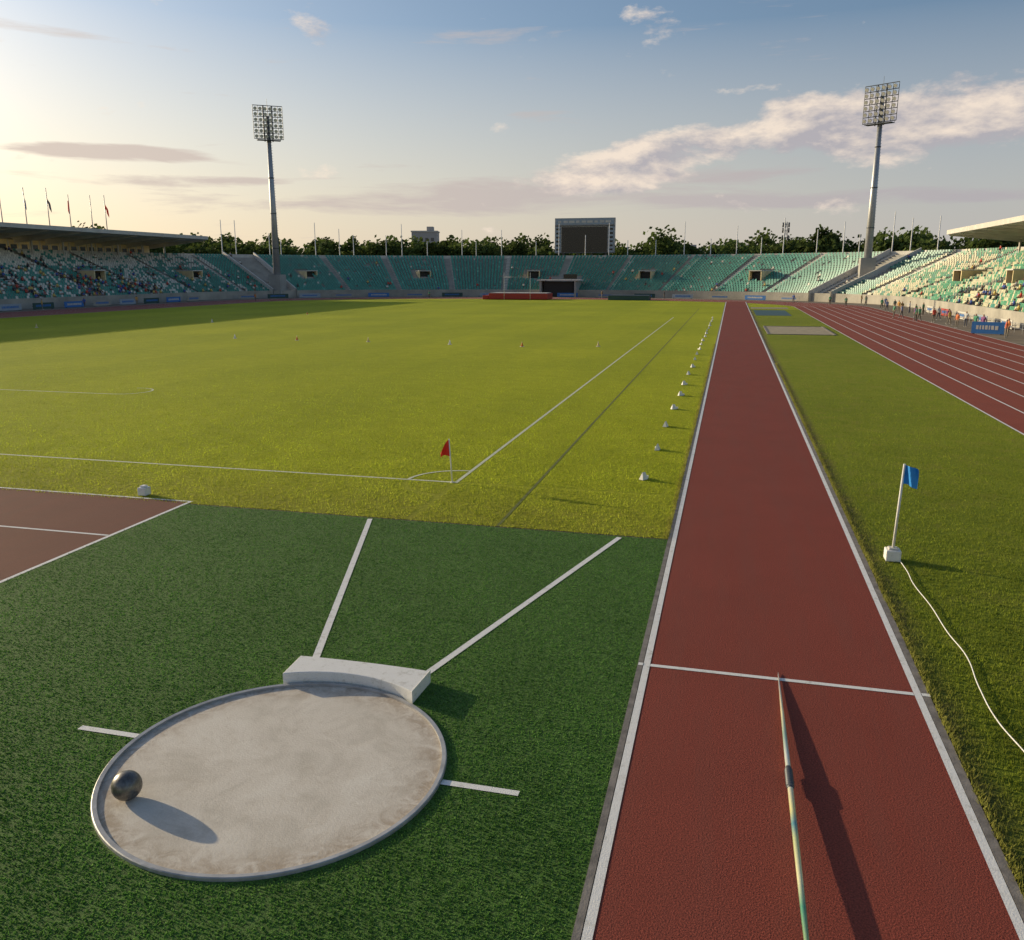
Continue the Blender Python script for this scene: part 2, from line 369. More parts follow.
cp=[(3.78,18.5),(3.80,17.9),(3.78,17.2),(3.86,16.0),(3.88,14.8),(3.95,13.9),(3.86,12.8),(3.84,11.8),(3.95,11.0),(4.1,9.8),(4.0,8.0)]
sp=cu.splines.new('BEZIER'); sp.bezier_points.add(len(cp)-1)
for p,c in zip(sp.bezier_points,cp): p.co=(c[0],c[1],.05); p.handle_left_type=p.handle_right_type='AUTO'
o=bpy.data.objects.new('power_cable',cu); scn.collection.objects.link(o); cu.materials.append(M['white'])
g=MB(); g.box((0,0,.13),(.25,.25,.22),'white'); g.box((0,0,.265),(.16,.16,.05),'white'); g.obj('marker_block',None,(-15.4,19.5,0),.02)
for i in range(22):
    g=MB(); s=.12
    for sg in(-1,1):
        g.poly([(-s,sg*.08,.02),(s,sg*.08,.02),(s*.5,0,.24),(-s*.5,0,.24)],'white')
        g.poly([(sg*s,-.08,.02),(sg*s,.08,.02),(sg*s*.5,0,.24)],'white')
    g.box((.16,.05,.06),(.14,.12,.08),'white',.4)
    g.obj('distance_marker',None,(-2.22+.04*math.sin(i*2),24.9+4.5*i+random.uniform(-.3,.3),0)).rotation_euler=(0,0,random.uniform(-.7,.7)+1.2)
for i,(x,y) in enumerate([(-44.7,71.2),(-38,70.6),(-31,70.5),(-23.1,69.6),(-16.6,69),(-10.5,70.7),(-62,94),(-60,115),(-75,80)]):
    g=MB(); g.cyl((0,0,.006),(0,0,.03),.18,.18,'white',12); g.cyl((0,0,.03),(0,0,.34),.11,.03,('white','orange','cream')[i%3],12); g.cyl((0,0,.34),(0,0,.4),.02,.02,'white'); g.obj('field_cone',None,(x,y,0))
sp_=empty('long_jump_pit',(0,0,0)); g=MB(); g.rect(3.9,89,10,102,.03,'sand'); g.obj('sand_bed',sp_)
g=MB()
for c,s in(((6.95,88.9,.03),(6.4,.2,.07)),((6.95,102.1,.03),(6.4,.2,.07)),((3.8,95.5,.03),(.2,13,.07)),((10.1,95.5,.03),(.2,13,.07))): g.box(c,s,'kerb')
g.obj('pit_kerb',sp_)
g=MB(); g.rect(3.6,128,8.5,146,.024,'dgreen'); g.rect(3.4,152,9.5,158,.024,'sand'); g.obj('landing_area')
# ------------------------------------------------------------------ seating bowl
bowl=empty('stadium_stand')
ROWS=22; RD=.95; RH=.40; HF=73.0
TOW=[(-106.4,189.7),(27.5,197.7)]
def rowz(k): return 1.3+RH*k
WT=1.75
st=MB()
for a,b in zip(PAR,PAR[1:]):
    def q(h,p,z): x,y=P(h,p); return (x,y,z)
    st.poly([q(HF,a,0),q(HF,b,0),q(HF,b,WT),q(HF,a,WT)],'frontwall'); st.poly([q(HF,a,WT),q(HF,b,WT),q(HF+.2,b,WT),q(HF+.2,a,WT)],'wallwhite')
    st.poly([q(HF+.2,a,WT),q(HF+.2,b,WT),q(HF+.2,b,1.3),q(HF+.2,a,1.3)],'wallwhite')
    for k in range(ROWS):
        h0=HF+.2+RD*k;h1=h0+RD;z=rowz(k)
        st.poly([q(h0,a,z),q(h0,b,z),q(h1,b,z),q(h1,a,z)],'concrete')
        if k<ROWS-1: st.poly([q(h1,a,z),q(h1,b,z),q(h1,b,z+RH),q(h1,a,z+RH)],'concrete')
    hb=HF+.2+RD*ROWS; zt=rowz(ROWS-1)
    st.poly([q(hb,a,zt),q(hb,b,zt),q(hb,b,zt+.8),q(hb,a,zt+.8)],'wallwhite')
    st.poly([q(hb,a,zt+.8),q(hb,b,zt+.8),q(hb+.25,b,zt+.8),q(hb+.25,a,zt+.8)],'wallwhite')
    st.poly([q(hb+.25,a,zt+.8),q(hb+.25,b,zt+.8),q(hb+.25,b,0),q(hb+.25,a,0)],'concrete')
st.obj('terraces',bowl)
nP=len(PAR); L=[0]
for a,b in zip(PAR,PAR[1:]):
    p,q_=P(HF+10,a),P(HF+10,b); L.append(L[-1]+math.hypot(p[0]-q_[0],p[1]-q_[1]))
LT=[]
for T_ in TOW:
    best=min(range(nP),key=lambda i:min(math.hypot(P(h,PAR[i])[0]-T_[0],P(h,PAR[i])[1]-T_[1]) for h in(75,80,85,90))); LT.append(L[best])
V=[];F=[];C=[]
AISLE=15.0
ai=MB(); vom=MB()
def frame(i,fr):
    a=PAR[i]; b=PAR[min(i+1,nP-1)]
    def pt(h):
        p=P(h,a);q=P(h,b); return Vector((p[0]+(q[0]-p[0])*fr,p[1]+(q[1]-p[1])*fr,0))
    return pt
mid=L[-1]/2
for i in range(nP-1):
    for fr in (0.0,.5):
        l=L[i]+(L[i+1]-L[i])*fr; pt=frame(i,fr)
        c0=pt(HF);c1=pt(HF+1); n=(c1-c0).normalized(); t=Vector((-n.y,n.x,0))
        ph=l%AISLE; sec=int(l//AISLE)
        if ph<1.5: continue
        if min(abs(l-q) for q in LT)<3.6: continue
        voms=(sec%2==0) and (6<ph<9.6)
        side='L' if PAR[i][0]=='L' else ('R' if PAR[i][0]=='R' else 'A')
        ang=PAR[i][1] if side=='A' else 0
        tunnel=abs(l-mid)<4.2
        for k in range(ROWS):
            if voms and 7<=k<=12: continue
            if tunnel and k<9: continue
            if random.random()<.03: continue
            z=rowz(k); b0=pt(HF+.2+RD*k+.45)
            r=random.random()
            teal=(.045,.24,.19); 
            if side=='R' or (side=='A' and ang<.45):
                pc=.50+.30*math.sin(sec*2.1+k*.5); col=(.55,.53,.36) if r<pc else ((.07,.30,.16) if r<.9 else teal)
            elif side=='L' or ang>2.75:
                pc=.25+.5*(k>13)+.15*math.sin(sec*3); col=(.60,.58,.50) if r<pc else teal
            else:
                col=(.05,.27,.21) if r<.95 else ((.11,.38,.30) if r<.99 else (.5,.5,.42))
            f=random.uniform(.82,1.15)*(1+.12*math.sin(sec*5.3)); col=[c*f for c in col]
            w=.24
            s0=b0-t*w-n*.18; s1=b0+t*w-n*.18; s2=b0+t*w+n*.2; s3=b0-t*w+n*.2; s4=b0+t*w+n*.28; s5=b0-t*w+n*.28
            j=len(V)
            V+=[(s0.x,s0.y,z+.44),(s1.x,s1.y,z+.44),(s2.x,s2.y,z+.42),(s3.x,s3.y,z+.42),(s4.x,s4.y,z+.84),(s5.x,s5.y,z+.84),(s0.x,s0.y,z+.3),(s1.x,s1.y,z+.3)]
            F+=[(j,j+1,j+2,j+3),(j+3,j+2,j+4,j+5),(j+6,j+7,j+1,j)]
            C+=[col]*8
    for q_ in LT:
        for off in(-3.4,3.4):
            if L[i]<=q_+off<L[i+1]:
                pt=frame(i,(q_+off-L[i])/(L[i+1]-L[i])); n=(pt(HF+1)-pt(HF)).normalized(); t=Vector((-n.y,n.x,0))
                hb=HF+.2+RD*ROWS
                for sg in(-.15,.15):
                    a=pt(HF-.5)+t*sg;b=pt(hb)+t*sg
                    vom.poly([(a.x,a.y,0),(b.x,b.y,0),(b.x,b.y,rowz(ROWS)+1.0),(a.x,a.y,2.2)],'wallwhite')
                a=pt(HF-.5);b=pt(hb)
                vom.poly([(a.x-t.x*.15,a.y-t.y*.15,2.2),(b.x-t.x*.15,b.y-t.y*.15,rowz(ROWS)+1),(b.x+t.x*.15,b.y+t.y*.15,rowz(ROWS)+1),(a.x+t.x*.15,a.y+t.y*.15,2.2)],'wallwhite')
    if L[i+1]//AISLE!=L[i]//AISLE:
        l=L[i+1]; pt=frame(i+1,0); n=(pt(HF+1)-pt(HF)).normalized(); t=Vector((-n.y,n.x,0))
        pn=frame(i,0)(HF)-pt(HF); 
        if pn.dot(t)>0: t=-t
        for k in range(ROWS):
            for hstep in(0,1):
                z=rowz(k)+.01+hstep*RH/2; h0=HF+.2+RD*k+hstep*RD/2
                a=pt(h0)+t*.15;b=pt(h0)+t*1.25;c=pt(h0+RD/2)+t*1.25;d=pt(h0+RD/2)+t*.15
                ai.poly([(a.x,a.y,z),(b.x,b.y,z),(c.x,c.y,z),(d.x,d.y,z)],'wallwhite')
                ai.poly([(a.x,a.y,z-RH/2),(b.x,b.y,z-RH/2),(b.x,b.y,z),(a.x,a.y,z)],'wallwhite')
        sec=int((l+.01)//AISLE)
        if sec%2==0 and min(abs(l+7.8-q_) for q_ in LT)>6:
            cen=pt(HF+.2+RD*7)+t*7.8; z0=rowz(7)
            nn=n
            def bx(off,tt,zc,size,m):
                c=cen+nn*off+t*tt; T=Matrix.Translation((c.x,c.y,zc))@Matrix(((t.x,nn.x,0,0),(t.y,nn.y,0,0),(0,0,1,0),(0,0,0,1)))
                vom.box(None,size,m,mat=T)
            bx(2.6,-1.5,z0+1.1,(.25,5.2,2.2),'cream'); bx(2.6,1.5,z0+1.1,(.25,5.2,2.2),'cream')
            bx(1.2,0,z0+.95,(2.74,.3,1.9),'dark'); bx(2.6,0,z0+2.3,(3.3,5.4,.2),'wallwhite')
colmesh('seats',V,F,C,M['seat'],bowl)
ai.obj('aisle_steps',bowl); vom.obj('vomitories',bowl)
# ------------------------------------------------------------------ grandstand roofs
def grandstand(name,side,yA,yB,hf,hb,zf,zb):
    e=empty(name); s=-1 if side=='L' else 1
    X=lambda h: CX+s*h
    g=MB(); L_=yB-yA; n=int(L_/8)
    FA=.75
    g.poly([(X(hf),yA,zf),(X(hf),yB,zf),(X(hb),yB,zb),(X(hb),yA,zb)],'roof')
    g.poly([(X(hf),yA,zf-FA),(X(hf),yB,zf-FA),(X(hb),yB,zb-.9),(X(hb),yA,zb-.9)],'wallwhite')
    g.poly([(X(hf),yA,zf-FA),(X(hf),yB,zf-FA),(X(hf),yB,zf),(X(hf),yA,zf)],'wallwhite')
    g.poly([(X(hb),yA,zb-.9),(X(hb),yB,zb-.9),(X(hb),yB,zb),(X(hb),yA,zb)],'wallwhite')
    for y in(yA,yB): g.poly([(X(hf),y,zf-FA),(X(hf),y,zf),(X(hb),y,zb),(X(hb),y,zb-.9)],'wallwhite')
    g.obj('roof',e)
    g=MB()
    for i in range(n+1):
        y=yA+.4+(L_-.8)*i/n
        for dy in(-.14,.14): g.poly([(X(hf+.4),y+dy,zf-FA),(X(hb),y+dy,zb-.9),(X(hb),y+dy,zb-2.2),(X(hf+.4),y+dy,zf-FA-.25)],'wallwhite')
        g.poly([(X(hf+.4),y-.14,zf-FA-.25),(X(hf+.4),y+.14,zf-FA-.25),(X(hb),y+.14,zb-2.2),(X(hb),y-.14,zb-2.2)],'wallwhite')
        g.cyl((X(hb-7),y,rowz(ROWS-7)-2),(X(hb-7),y,zb-.9),.2,.2,'wallwhite',8)
        g.box((X(hb-.3),y,(zb)/2),(.5,.4,zb-1),'concrete')
    g.obj('columns',e)
    g=MB(); z0=rowz(ROWS-1)-.6; z1=min(zb-1.0,z0+3.2)
    xm=X(hb-1.6); g.box((xm,(yA+yB)/2,(z0+z1)/2),(2.6,L_-1,z1-z0),'cream')
    xw=xm-s*1.32; y=yA+1.5
    while y<yB-3:
        g.box((xw,y+1.1,(z0+z1)/2+.15),(.06,1.5,(z1-z0)*.36),'glass'); g.box((xw-s*.05,y+2.4,(z0+z1)/2),(.12,.25,z1-z0-.02),'wallwhite'); y+=2.7
    g.obj('press_boxes',e); return e
grandstand('covered_grandstand','L',20,186,80,99,14.4,13.4)
grandstand('covered_grandstand','R',10,173,79,98,13.4,12.8)
for i,(y) in enumerate([141,147,153,159,165.5,170]):
    fp=empty('flag_pole',(-137,y,13.4)); g=MB(); g.cyl((0,0,-.3),(0,0,8.6+(i%3)*.4),.11,.07,'steel'); g.obj('pole',fp)
    if i!=4: flagmesh('flag',1.1,1.2,('redflag','ledblue','steeld','redflag','blueflag','redflag')[i],fp,(0,0,6.9),R(-60+20*(i%3)),.15,1.8)
for i,y in enumerate([150,158,167]):
    fp=empty('flag_pole',(53,y,12.8)); g=MB(); g.cyl((0,0,-.3),(0,0,6),.09,.05,'steel'); g.obj('pole',fp)
    flagmesh('flag',1.2,1.0,('blueflag','redflag','ledblue')[i%3],fp,(0,0,5.2),R(30),.15,1.2)
for i in range(30):
    t=R(152-4.2*i+random.uniform(-1.2,1.2)); h=HF+23.5
    x,y=P(h,('A',t)); hh=random.choice([14.5,16,17.5,19])
    fp=empty('flag_pole',(x,y,0)); g=MB(); g.cyl((0,0,0),(0,0,hh),.16,.09,'white',6); g.obj('pole',fp)
# ------------------------------------------------------------------ floodlights
def tower(loc,base,top,hw,hh):
    e=empty('floodlight_tower',loc); g=MB()
    g.cyl((0,0,0),(0,0,top-hh*.3),.95,.40,'steel',14); g.box((0,0,base/2),(3,3,base),'concrete'); 
    for z in np.arange(base+6,top-hh,8): g.cyl((0,0,z),(0,0,z+.2),.95-.55*z/top+.05,.95-.55*z/top+.05,'steeld',12)
    for z in np.arange(base,top-hh,.6): g.box((.9-.5*z/top,.25,z),(.35,.05,.05),'steeld')
    g.obj('mast',e)
    hd=MB(); d=Vector((CX-loc[0],95-loc[1],0)).normalized(); rz=math.atan2(d.y,d.x)-math.pi/2
    T0=Matrix.Rotation(rz,4,'Z'); nr,nc=6,6
    for r in range(nr+1):
        z=top-hh+hh*r/nr; a=T0@Vector((-hw/2,.5,z));b=T0@Vector((hw/2,.5,z)); hd.cyl(a,b,.09,.09,'steeld',5)
    for c in range(nc+1):
        x=-hw/2+hw*c/nc; hd.cyl(T0@Vector((x,.5,top-hh)),T0@Vector((x,.5,top)),.07,.07,'steeld',5)
    for x in(-.9,.9): hd.cyl(T0@Vector((x,.3,top-hh-.6)),T0@Vector((x,.3,top)),.14,.14,'steel',6)
    hd.obj('head_frame',e)
    lp=MB()
    for r in range(nr):
        for c in range(nc):
            x=-hw/2+hw*(c+.5)/nc; z=top-hh+hh*(r+.55)/nr
            a=T0@Vector((x,.55,z)); b=T0@Vector((x,.95,z-.22)); lp.cyl(a,b,.22,.42,'steeld',8,False); 
            lp.cyl(T0@Vector((x,.95,z-.22)),T0@Vector((x,.98,z-.24)),.40,.40,'lamp',8)
    lp.obj('lamps',e)
    g=MB(); g.box(None,(hw*.8,1.6,.12),'steeld',mat=T0@Matrix.Translation((0,.3,top-hh-.3)));g.cyl((0,0,top-1),(0,0,top+1.6),.05,.03,'steeld',5)
    for x in(-hw*.4,hw*.4): g.cyl(T0@Vector((x,-.4,top-hh-.3)),T0@Vector((x,-.4,top-hh+.8)),.04,.04,'steeld',4)
    g.cyl(T0@Vector((-hw*.4,-.4,top-hh+.8)),T0@Vector((hw*.4,-.4,top-hh+.8)),.04,.04,'steeld',4); g.obj('platform',e)
tower((-106.4,189.7,0),5.5,43.4,6.6,7.2); tower((27.5,197.7,0),9,43.0,7.0,7.2)
# ------------------------------------------------------------------ scoreboard
sb=empty('scoreboard',(-40.5,243,0)); g=MB()
g.box((0,0,16.0),(16.8,1.6,9.4),'steel'); g.box((0,-.9,19.7),(16.2,.3,1.6),'ledblue'); g.box((0,-.9,14.8),(12.8,.3,7.0),'screen')
for x in(-7.4,7.4): g.box((x,-.9,14.8),(1.5,.25,7.2),'ledblue'); [g.box((x,-1.05,12.2+1.1*i),(1.1,.05,.5),'screen') for i in range(6)]
for i in range(9): g.box((-7+1.7*i,-1.07,19.7),(.9+.3*(i%3),.05,.6),'wallwhite')
for x in(-6,-2,2,6): g.box((x,0,5.6),(.6,.8,11.2),'steeld')
for z in(11.35,18.6): g.box((0,-.95,z),(16.6,.35,.2),'steeld')
g.obj('display_board',sb)
tn=empty('players_tunnel',(-42,214.9,0)); g=MB()
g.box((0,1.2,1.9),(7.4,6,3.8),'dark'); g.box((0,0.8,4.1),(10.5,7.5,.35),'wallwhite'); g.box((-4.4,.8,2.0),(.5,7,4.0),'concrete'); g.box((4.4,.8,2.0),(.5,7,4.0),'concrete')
g.box((3,-1.8,5.0),(3.4,.2,1.1),'screen'); g.obj('tunnel_portal',tn)
pm=empty('pole_vault_mat',(-46.5,192,0)); g=MB(); g.box((0,0,.75),(13.5,6,1.3),'red'); g.box((-7.5,0,.5),(1.4,6,.9),'red'); g.box((0,0,1.46),(13,5.6,.1),'wallwhite'); g.obj('mat',pm,None,.08)
g=MB(); 
for x in(-3,3): g.cyl((x,-3.6,0),(x,-3.6,6),.05,.04,'white',6)
g.cyl((-3,-3.6,5),(3,-3.6,5),.02,.02,'white',6); g.obj('uprights',pm)
hm=empty('high_jump_mat',(-22,194,0)); g=MB(); g.box((0,0,.5),(9,5,.95),'dgreen'); g.box((0,0,1.02),(8.8,4.8,.08),'steeld'); g.obj('mat',hm,None,.06)
def board(x,y,rz,w,h,m,txt=True):
    e=empty('advertising_board',(x,y,0)); e.rotation_euler=(0,0,rz); g=MB()
    g.box((0,0,h/2+.08),(w,.06,h),m)
    for a in(-w*.42,w*.42): g.box((a,.25,h/2),(.06,.5,.06),'steeld'); g.box((a,.05,.06),(.1,.5,.1),'steeld')
    if txt:
        xx=-w*.36
        while xx<w*.34:
            ww=random.uniform(.1,.26)*h; g.box((xx+ww/2,-.036,h/2+.1+random.uniform(-.02,.02)),(ww,.012,h*.34),'wallwhite' if m=='blue' else 'blue'); xx+=ww+.08*h
    g.obj('panel',e)
board(24.8,94,R(-25),2.9,1.15,'blue'); 
for i in range(10):
    board(CX-69.5,100+i*7.0,R(90),4.6,1.0,('blue','frontwall','ledblue','dgreen')[i%4])
for i in range(16):
    t=R(160-i*8); x,y=P(70.5,('A',t)); ta=Vector(P(70.5,('A',t-.01)))-Vector(P(70.5,('A',t+.01))); board(x,y,math.atan2(ta.y,ta.x),5.2,.95,('frontwall','dgreen','ledblue','frontwall','blue')[i%5])
for i in range(5): board(29.2,104+i*9.5,R(-90),4.2,.95,('wallwhite','ledblue','wallwhite','red')[i%4])
g=MB()
for i in range(36):
    y=70+i*2.5; g.cyl((28.2,y,0),(28.2,y,1.0),.025,.025,'steel',5)
for z in(.5,1.0): g.cyl((28.2,70,z),(28.2,157.5,z),.02,.02,'steel',5)
g.obj('barrier_rail')
for i in range(7):
    e=empty('hurdle',(26.9+.35*(i%3),99+i*1.3,0)); g=MB()
    for x in(-.55,.55): g.box((x,0,.45),(.04,.04,.9),'steel'); g.box((x,.3,.03),(.04,.65,.04),'steel')
    g.box((0,0,.92),(1.2,.03,.09),'white'); g.box((0,-.02,.92),(.3,.03,.085),'steeld'); g.obj('frame',e); e.rotation_euler=(0,0,R(70))
# ------------------------------------------------------------------ people
def skin(name,verts,edges,rad,lv=1):
    me=bpy.data.meshes.new(name); me.from_pydata(verts,edges,[]); o=bpy.data.objects.new(name,me); scn.collection.objects.link(o)
    sk=o.modifiers.new('s','SKIN'); 
    for i,r in enumerate(rad): me.skin_vertices[0].data[i].radius=(r,r)
    me.skin_vertices[0].data[0].use_root=True
    sb_=o.modifiers.new('b','SUBSURF'); sb_.levels=lv; sb_.render_levels=lv
    dg=bpy.context.evaluated_depsgraph_get(); m2=bpy.data.meshes.new_from_object(o.evaluated_get(dg)); bpy.data.objects.remove(o); m2.name=name; return m2
def body(pose):
    if pose=='sit':
        v=[(0,0,.50),(0,.02,.72),(0,.03,.95),(0,.02,1.07),(0,.0,1.17),(0,-.01,1.28),
           (.17,.03,.98),(.22,-.05,.76),(.14,-.25,.66),(.11,-.32,.62),(-.17,.03,.98),(-.22,-.05,.76),(-.14,-.25,.66),(-.11,-.32,.62),
           (.1,-.02,.50),(.13,-.42,.50),(.13,-.42,.1),(.13,-.54,.05),(-.1,-.02,.50),(-.13,-.42,.50),(-.13,-.42,.1),(-.13,-.54,.05)]
    else:
        w={'stand':(0,0),'walk':(.22,.12),'wide':(.05,.18)}[pose]; a,b=w
        v=[(0,0,.95),(0,0,1.15),(0,.0,1.38),(0,0,1.50),(0,-.02,1.60),(0,-.02,1.72),
           (.18,0,1.42),(.25,.02+b*.4,1.14),(.26,-.08,.92),(.26,-.10,.82),(-.18,0,1.42),(-.25,.02,1.14),(-.26,-.12+b*.3,.94),(-.26,-.14+b*.3,.84),
           (.1,0,.90),(.11,-a*.5,.50),(.12,-a,.09),(.12,-a-.16,.04),(-.1,0,.90),(-.11,a*.4,.50),(-.12,a,.09),(-.12,a-.16,.04)]
    e=[(0,1),(1,2),(2,3),(3,4),(4,5),(2,6),(6,7),(7,8),(8,9),(2,10),(10,11),(11,12),(12,13),(0,14),(14,15),(15,16),(16,17),(0,18),(18,19),(19,20),(20,21)]
    r=[.14,.13,.145,.06,.085,.09,.07,.05,.038,.04,.07,.05,.038,.04,.095,.065,.042,.04,.095,.065,.042,.04]
    return v,e,r
m,nt,b=newmat('shirt'); oi=nt.nodes.new('ShaderNodeObjectInfo')
cr=ramp(nt,oi.outputs['Random'],[(0,(.6,.6,.58)),(.2,(.05,.12,.4)),(.4,(.6,.08,.05)),(.55,(.55,.4,.1)),(.7,(.04,.04,.05)),(.85,(.1,.35,.2))]); nt.links.new(cr,b.inputs['Base Color']); b.inputs['Roughness'].default_value=.8; SH=m
m,nt,b=newmat('trousers'); oi=nt.nodes.new('ShaderNodeObjectInfo')
cr=ramp(nt,oi.outputs['Random'],[(0,(.03,.04,.08)),(.5,(.2,.17,.13)),(1,(.03,.03,.03))]); nt.links.new(cr,b.inputs['Base Color']); TR=m
SK=simple('skin_tone',(.42,.24,.16),.6); HR=simple('hair',(.03,.02,.015),.7); SO=simple('shoes',(.5,.5,.5),.6)
bodies=[]
for pz in('stand','walk','wide'):
    me=skin('body_'+pz,*body(pz),lv=2)
    me.materials.clear()
    for mm in(SK,SH,TR,HR,SO): me.materials.append(mm)
    for p in me.polygons:
        c=p.center; p.use_smooth=True
        if c.z<.09: k=4
        elif c.z<.93 and abs(c.x)<.22: k=2
        elif c.z>1.68 or (c.z>1.57 and c.y>.02): k=3
        elif c.z>1.5: k=0
        elif c.z<1.12 and abs(c.x)>.2: k=0
        else: k=1
        p.material_index=k
    bodies.append(me)
pl=[(22.6,117),(22.2,124.5),(21.5,126),(24.9,182),(24,170),(25.8,160),(24.9,88.5),(23.1,117.8),(26,140),(20,165),(25.6,150),(18,172),(12,180),(-30,206),(-50,203),(-15,203),(-70,196),(-98,165),(-108,140),(-108.5,127),(-109,118),(26.5,133),(26,121),(25.4,101),(25.9,107),(25.2,112),(25.5,90),(24.4,137),(23.8,146),(24.6,128),(22.9,119.5),(25.1,97),(26.5,86),(24.3,104),(24.6,109),(24.2,115),(25.0,143),(24.6,156)]
for i,(x,y) in enumerate(pl):
    o=bpy.data.objects.new('person',bodies[i%3]); scn.collection.objects.link(o); o.location=(x,y,.012); o.rotation_euler=(0,0,random.uniform(0,6.28)); s=random.uniform(.99,1.08); o.scale=(s,s,s)
sm=skin('sit',*body('sit'),lv=0)
bv=np.array([v.co[:] for v in sm.vertices]); bfs=[tuple(p.vertices) for p in sm.polygons]
V=[];F=[];C=[]
shirts=[(.6,.6,.55),(.5,.06,.04),(.05,.1,.35),(.04,.04,.05),(.55,.42,.12),(.3,.3,.32)]
for _ in range(560):
    if random.random()<.68: par=('L',random.uniform(80,161)) 
    elif random.random()<.6: par=('R',random.uniform(80,149))
    else: par=('A',random.choice([random.uniform(2.5,3.1),random.uniform(0,3.1)]))
    k=int(min(ROWS-1,abs(random.gauss(0,9)))); h=HF+.2+RD*k+.45; p=P(h,par);q=P(h+1,par)
    nn=Vector((q[0]-p[0],q[1]-p[1])).normalized(); rz=math.atan2(nn.y,nn.x)-math.pi/2
    c,s=math.cos(rz),math.sin(rz); z=rowz(k); sh=random.choice(shirts); tr=random.choice([(.03,.04,.08),(.2,.17,.12),(.03,.03,.03)])
    j=len(V)
    for x,y,zz in bv:
        V.append((p[0]+c*x-s*y,p[1]+s*x+c*y,z+zz-.02)); C.append((.03,.02,.015) if zz>1.24 else ((.4,.23,.15) if zz>1.06 or (y<-.2 and zz>.57) else (sh if zz>.56 else tr)))
    F+=[tuple(j+a for a in f) for f in bfs]
colmesh('spectator_crowd',V,F,C,M['cloth'])
# ------------------------------------------------------------------ trees behind
V=[];F=[];C=[]; tk=MB()
def tree(x,y,H,Rr):
    tk.cyl((x,y,0),(x,y,H*.55),.35,.18,'bark',6,False)
    for a in range(4):
        t=random.uniform(0,6.28); tk.cyl((x,y,H*.35),(x+Rr*.6*math.cos(t),y+Rr*.6*math.sin(t),H*.7),.16,.05,'bark',4,False)
    lobes=[(x+random.gauss(0,Rr*.45),y+random.gauss(0,Rr*.45),H*random.uniform(.5,.88),Rr*random.uniform(.35,.6)) for _ in range(12)]
    g0=random.uniform(.6,1.25)
    for lx,ly,lz,lr in lobes:
        g1=g0*random.uniform(.7,1.3)
        for _ in range(70):
            d=rng.normal(size=3); d/=np.linalg.norm(d); rr=lr*random.uniform(.3,1.1)
            c=Vector((lx,ly,lz))+Vector(d)*rr; u=Vector(rng.normal(size=3)).normalized(); w=u.orthogonal().normalized(); s=random.uniform(.3,.65)
            j=len(V)
            for p in(c-u*s-w*s*.5,c+u*s*.3-w*s,c+u*s+w*s*.4,c-u*s*.2+w*s): V.append(tuple(p))
            F.append((j,j+1,j+2,j+3)); q=g1*random.uniform(.7,1.3); C.extend([(.085*q,.120*q,.030*q)]*4)
for i in range(210):
    t=R(178-176*i/209+random.uniform(-1,1)); 
    h=HF+random.uniform(34,75); x,y=P(h,('A',t)); 
    if math.hypot(x+40.5,y-243)<9: continue
    tree(x,y,random.choice([random.uniform(12,14.5),random.uniform(13,18)]),random.uniform(4,6.5))
te=empty('tree_line'); tk.obj('trunks',te); colmesh('foliage',V,F,C,M['leaf'],te)
mt=empty('radio_mast',(14,262,0)); g=MB()
for a in range(3):
    t=a*2.09; g.cyl((1.2*math.cos(t),1.2*math.sin(t),0),(.3*math.cos(t),.3*math.sin(t),20),.12,.08,'steeld',5)
for z in range(0,20,2):
    r0=1.2-.9*z/20;r1=1.2-.9*(z+2)/20
    for a in range(3):
        t=a*2.09;t2=t+2.09; g.cyl((r0*math.cos(t),r0*math.sin(t),z),(r1*math.cos(t2),r1*math.sin(t2),z+2),.06,.06,'steeld',4)
for z in(15,17,18.5): g.cyl((-.8,0,z),(-.8,0,z+1.3),.22,.22,'steeld',8); g.cyl((.8,0,z),(.8,0,z+1.3),.22,.22,'steeld',8); g.box((0,0,z+.7),(1.7,.1,.1),'steeld')
g.obj('lattice',mt)
def building(x,y,w,d,h,rz=0):
    e=empty('apartment_building',(x,y,0)); e.rotation_euler=(0,0,rz); g=MB(); g.box((0,0,h/2),(w,d,h),'building'); g.box((0,0,h+.3),(w+.6,d+.6,.6),'wallwhite'); g.box((w*.2,0,h+1.6),(w*.25,d*.5,2.0),'building'); g.obj('walls',e)
    g=MB(); fl=int(h/3.2)
    for f in range(fl):
        xx=-w/2+1.2
        while xx<w/2-1.5: g.box((xx+.8,-d/2-.02,f*3.2+1.9),(1.5,.08,1.5),'glass'); xx+=2.6
    g.obj('windows',e)
building(-143,397,12,12,24.5,R(14)); building(-30,520,26,14,19,R(10)); building(2,440,22,12,16.5,0); building(-185,400,24,12,16,R(20)); building(60,400,26,12,15,R(-8)); building(-225,390,20,12,16,R(20))
# ------------------------------------------------------------------ sky
EL=12.8; AZ=73.0
w=bpy.data.worlds.new('World'); scn.world=w; w.use_nodes=True; nt=w.node_tree; bg=nt.nodes['Background']
sky=nt.nodes.new('ShaderNodeTexSky'); sky.sky_type='NISHITA'; sky.sun_disc=False; sky.sun_elevation=R(EL); sky.sun_rotation=R(-AZ)
sky.altitude=50; sky.air_density=1.0; sky.dust_density=2.0; sky.ozone_density=2.2
tc=nt.nodes.new('ShaderNodeTexCoord'); D=tc.outputs['Generated']
sep=nt.nodes.new('ShaderNodeSeparateXYZ'); nt.links.new(D,sep.inputs[0]); X,Yv,Zv=sep.outputs
A=mth(nt,'ADD',mth(nt,'MULTIPLY',X,.9694),mth(nt,'MULTIPLY',Yv,.2453))
skc=mixc(nt,1.0,sky.outputs['Color'],(1.0,1.0,1.03),'MULTIPLY')
hz=mth(nt,'SUBTRACT',1.0,mth(nt,'DIVIDE',mth(nt,'ABSOLUTE',Zv),.25),clamp=True)
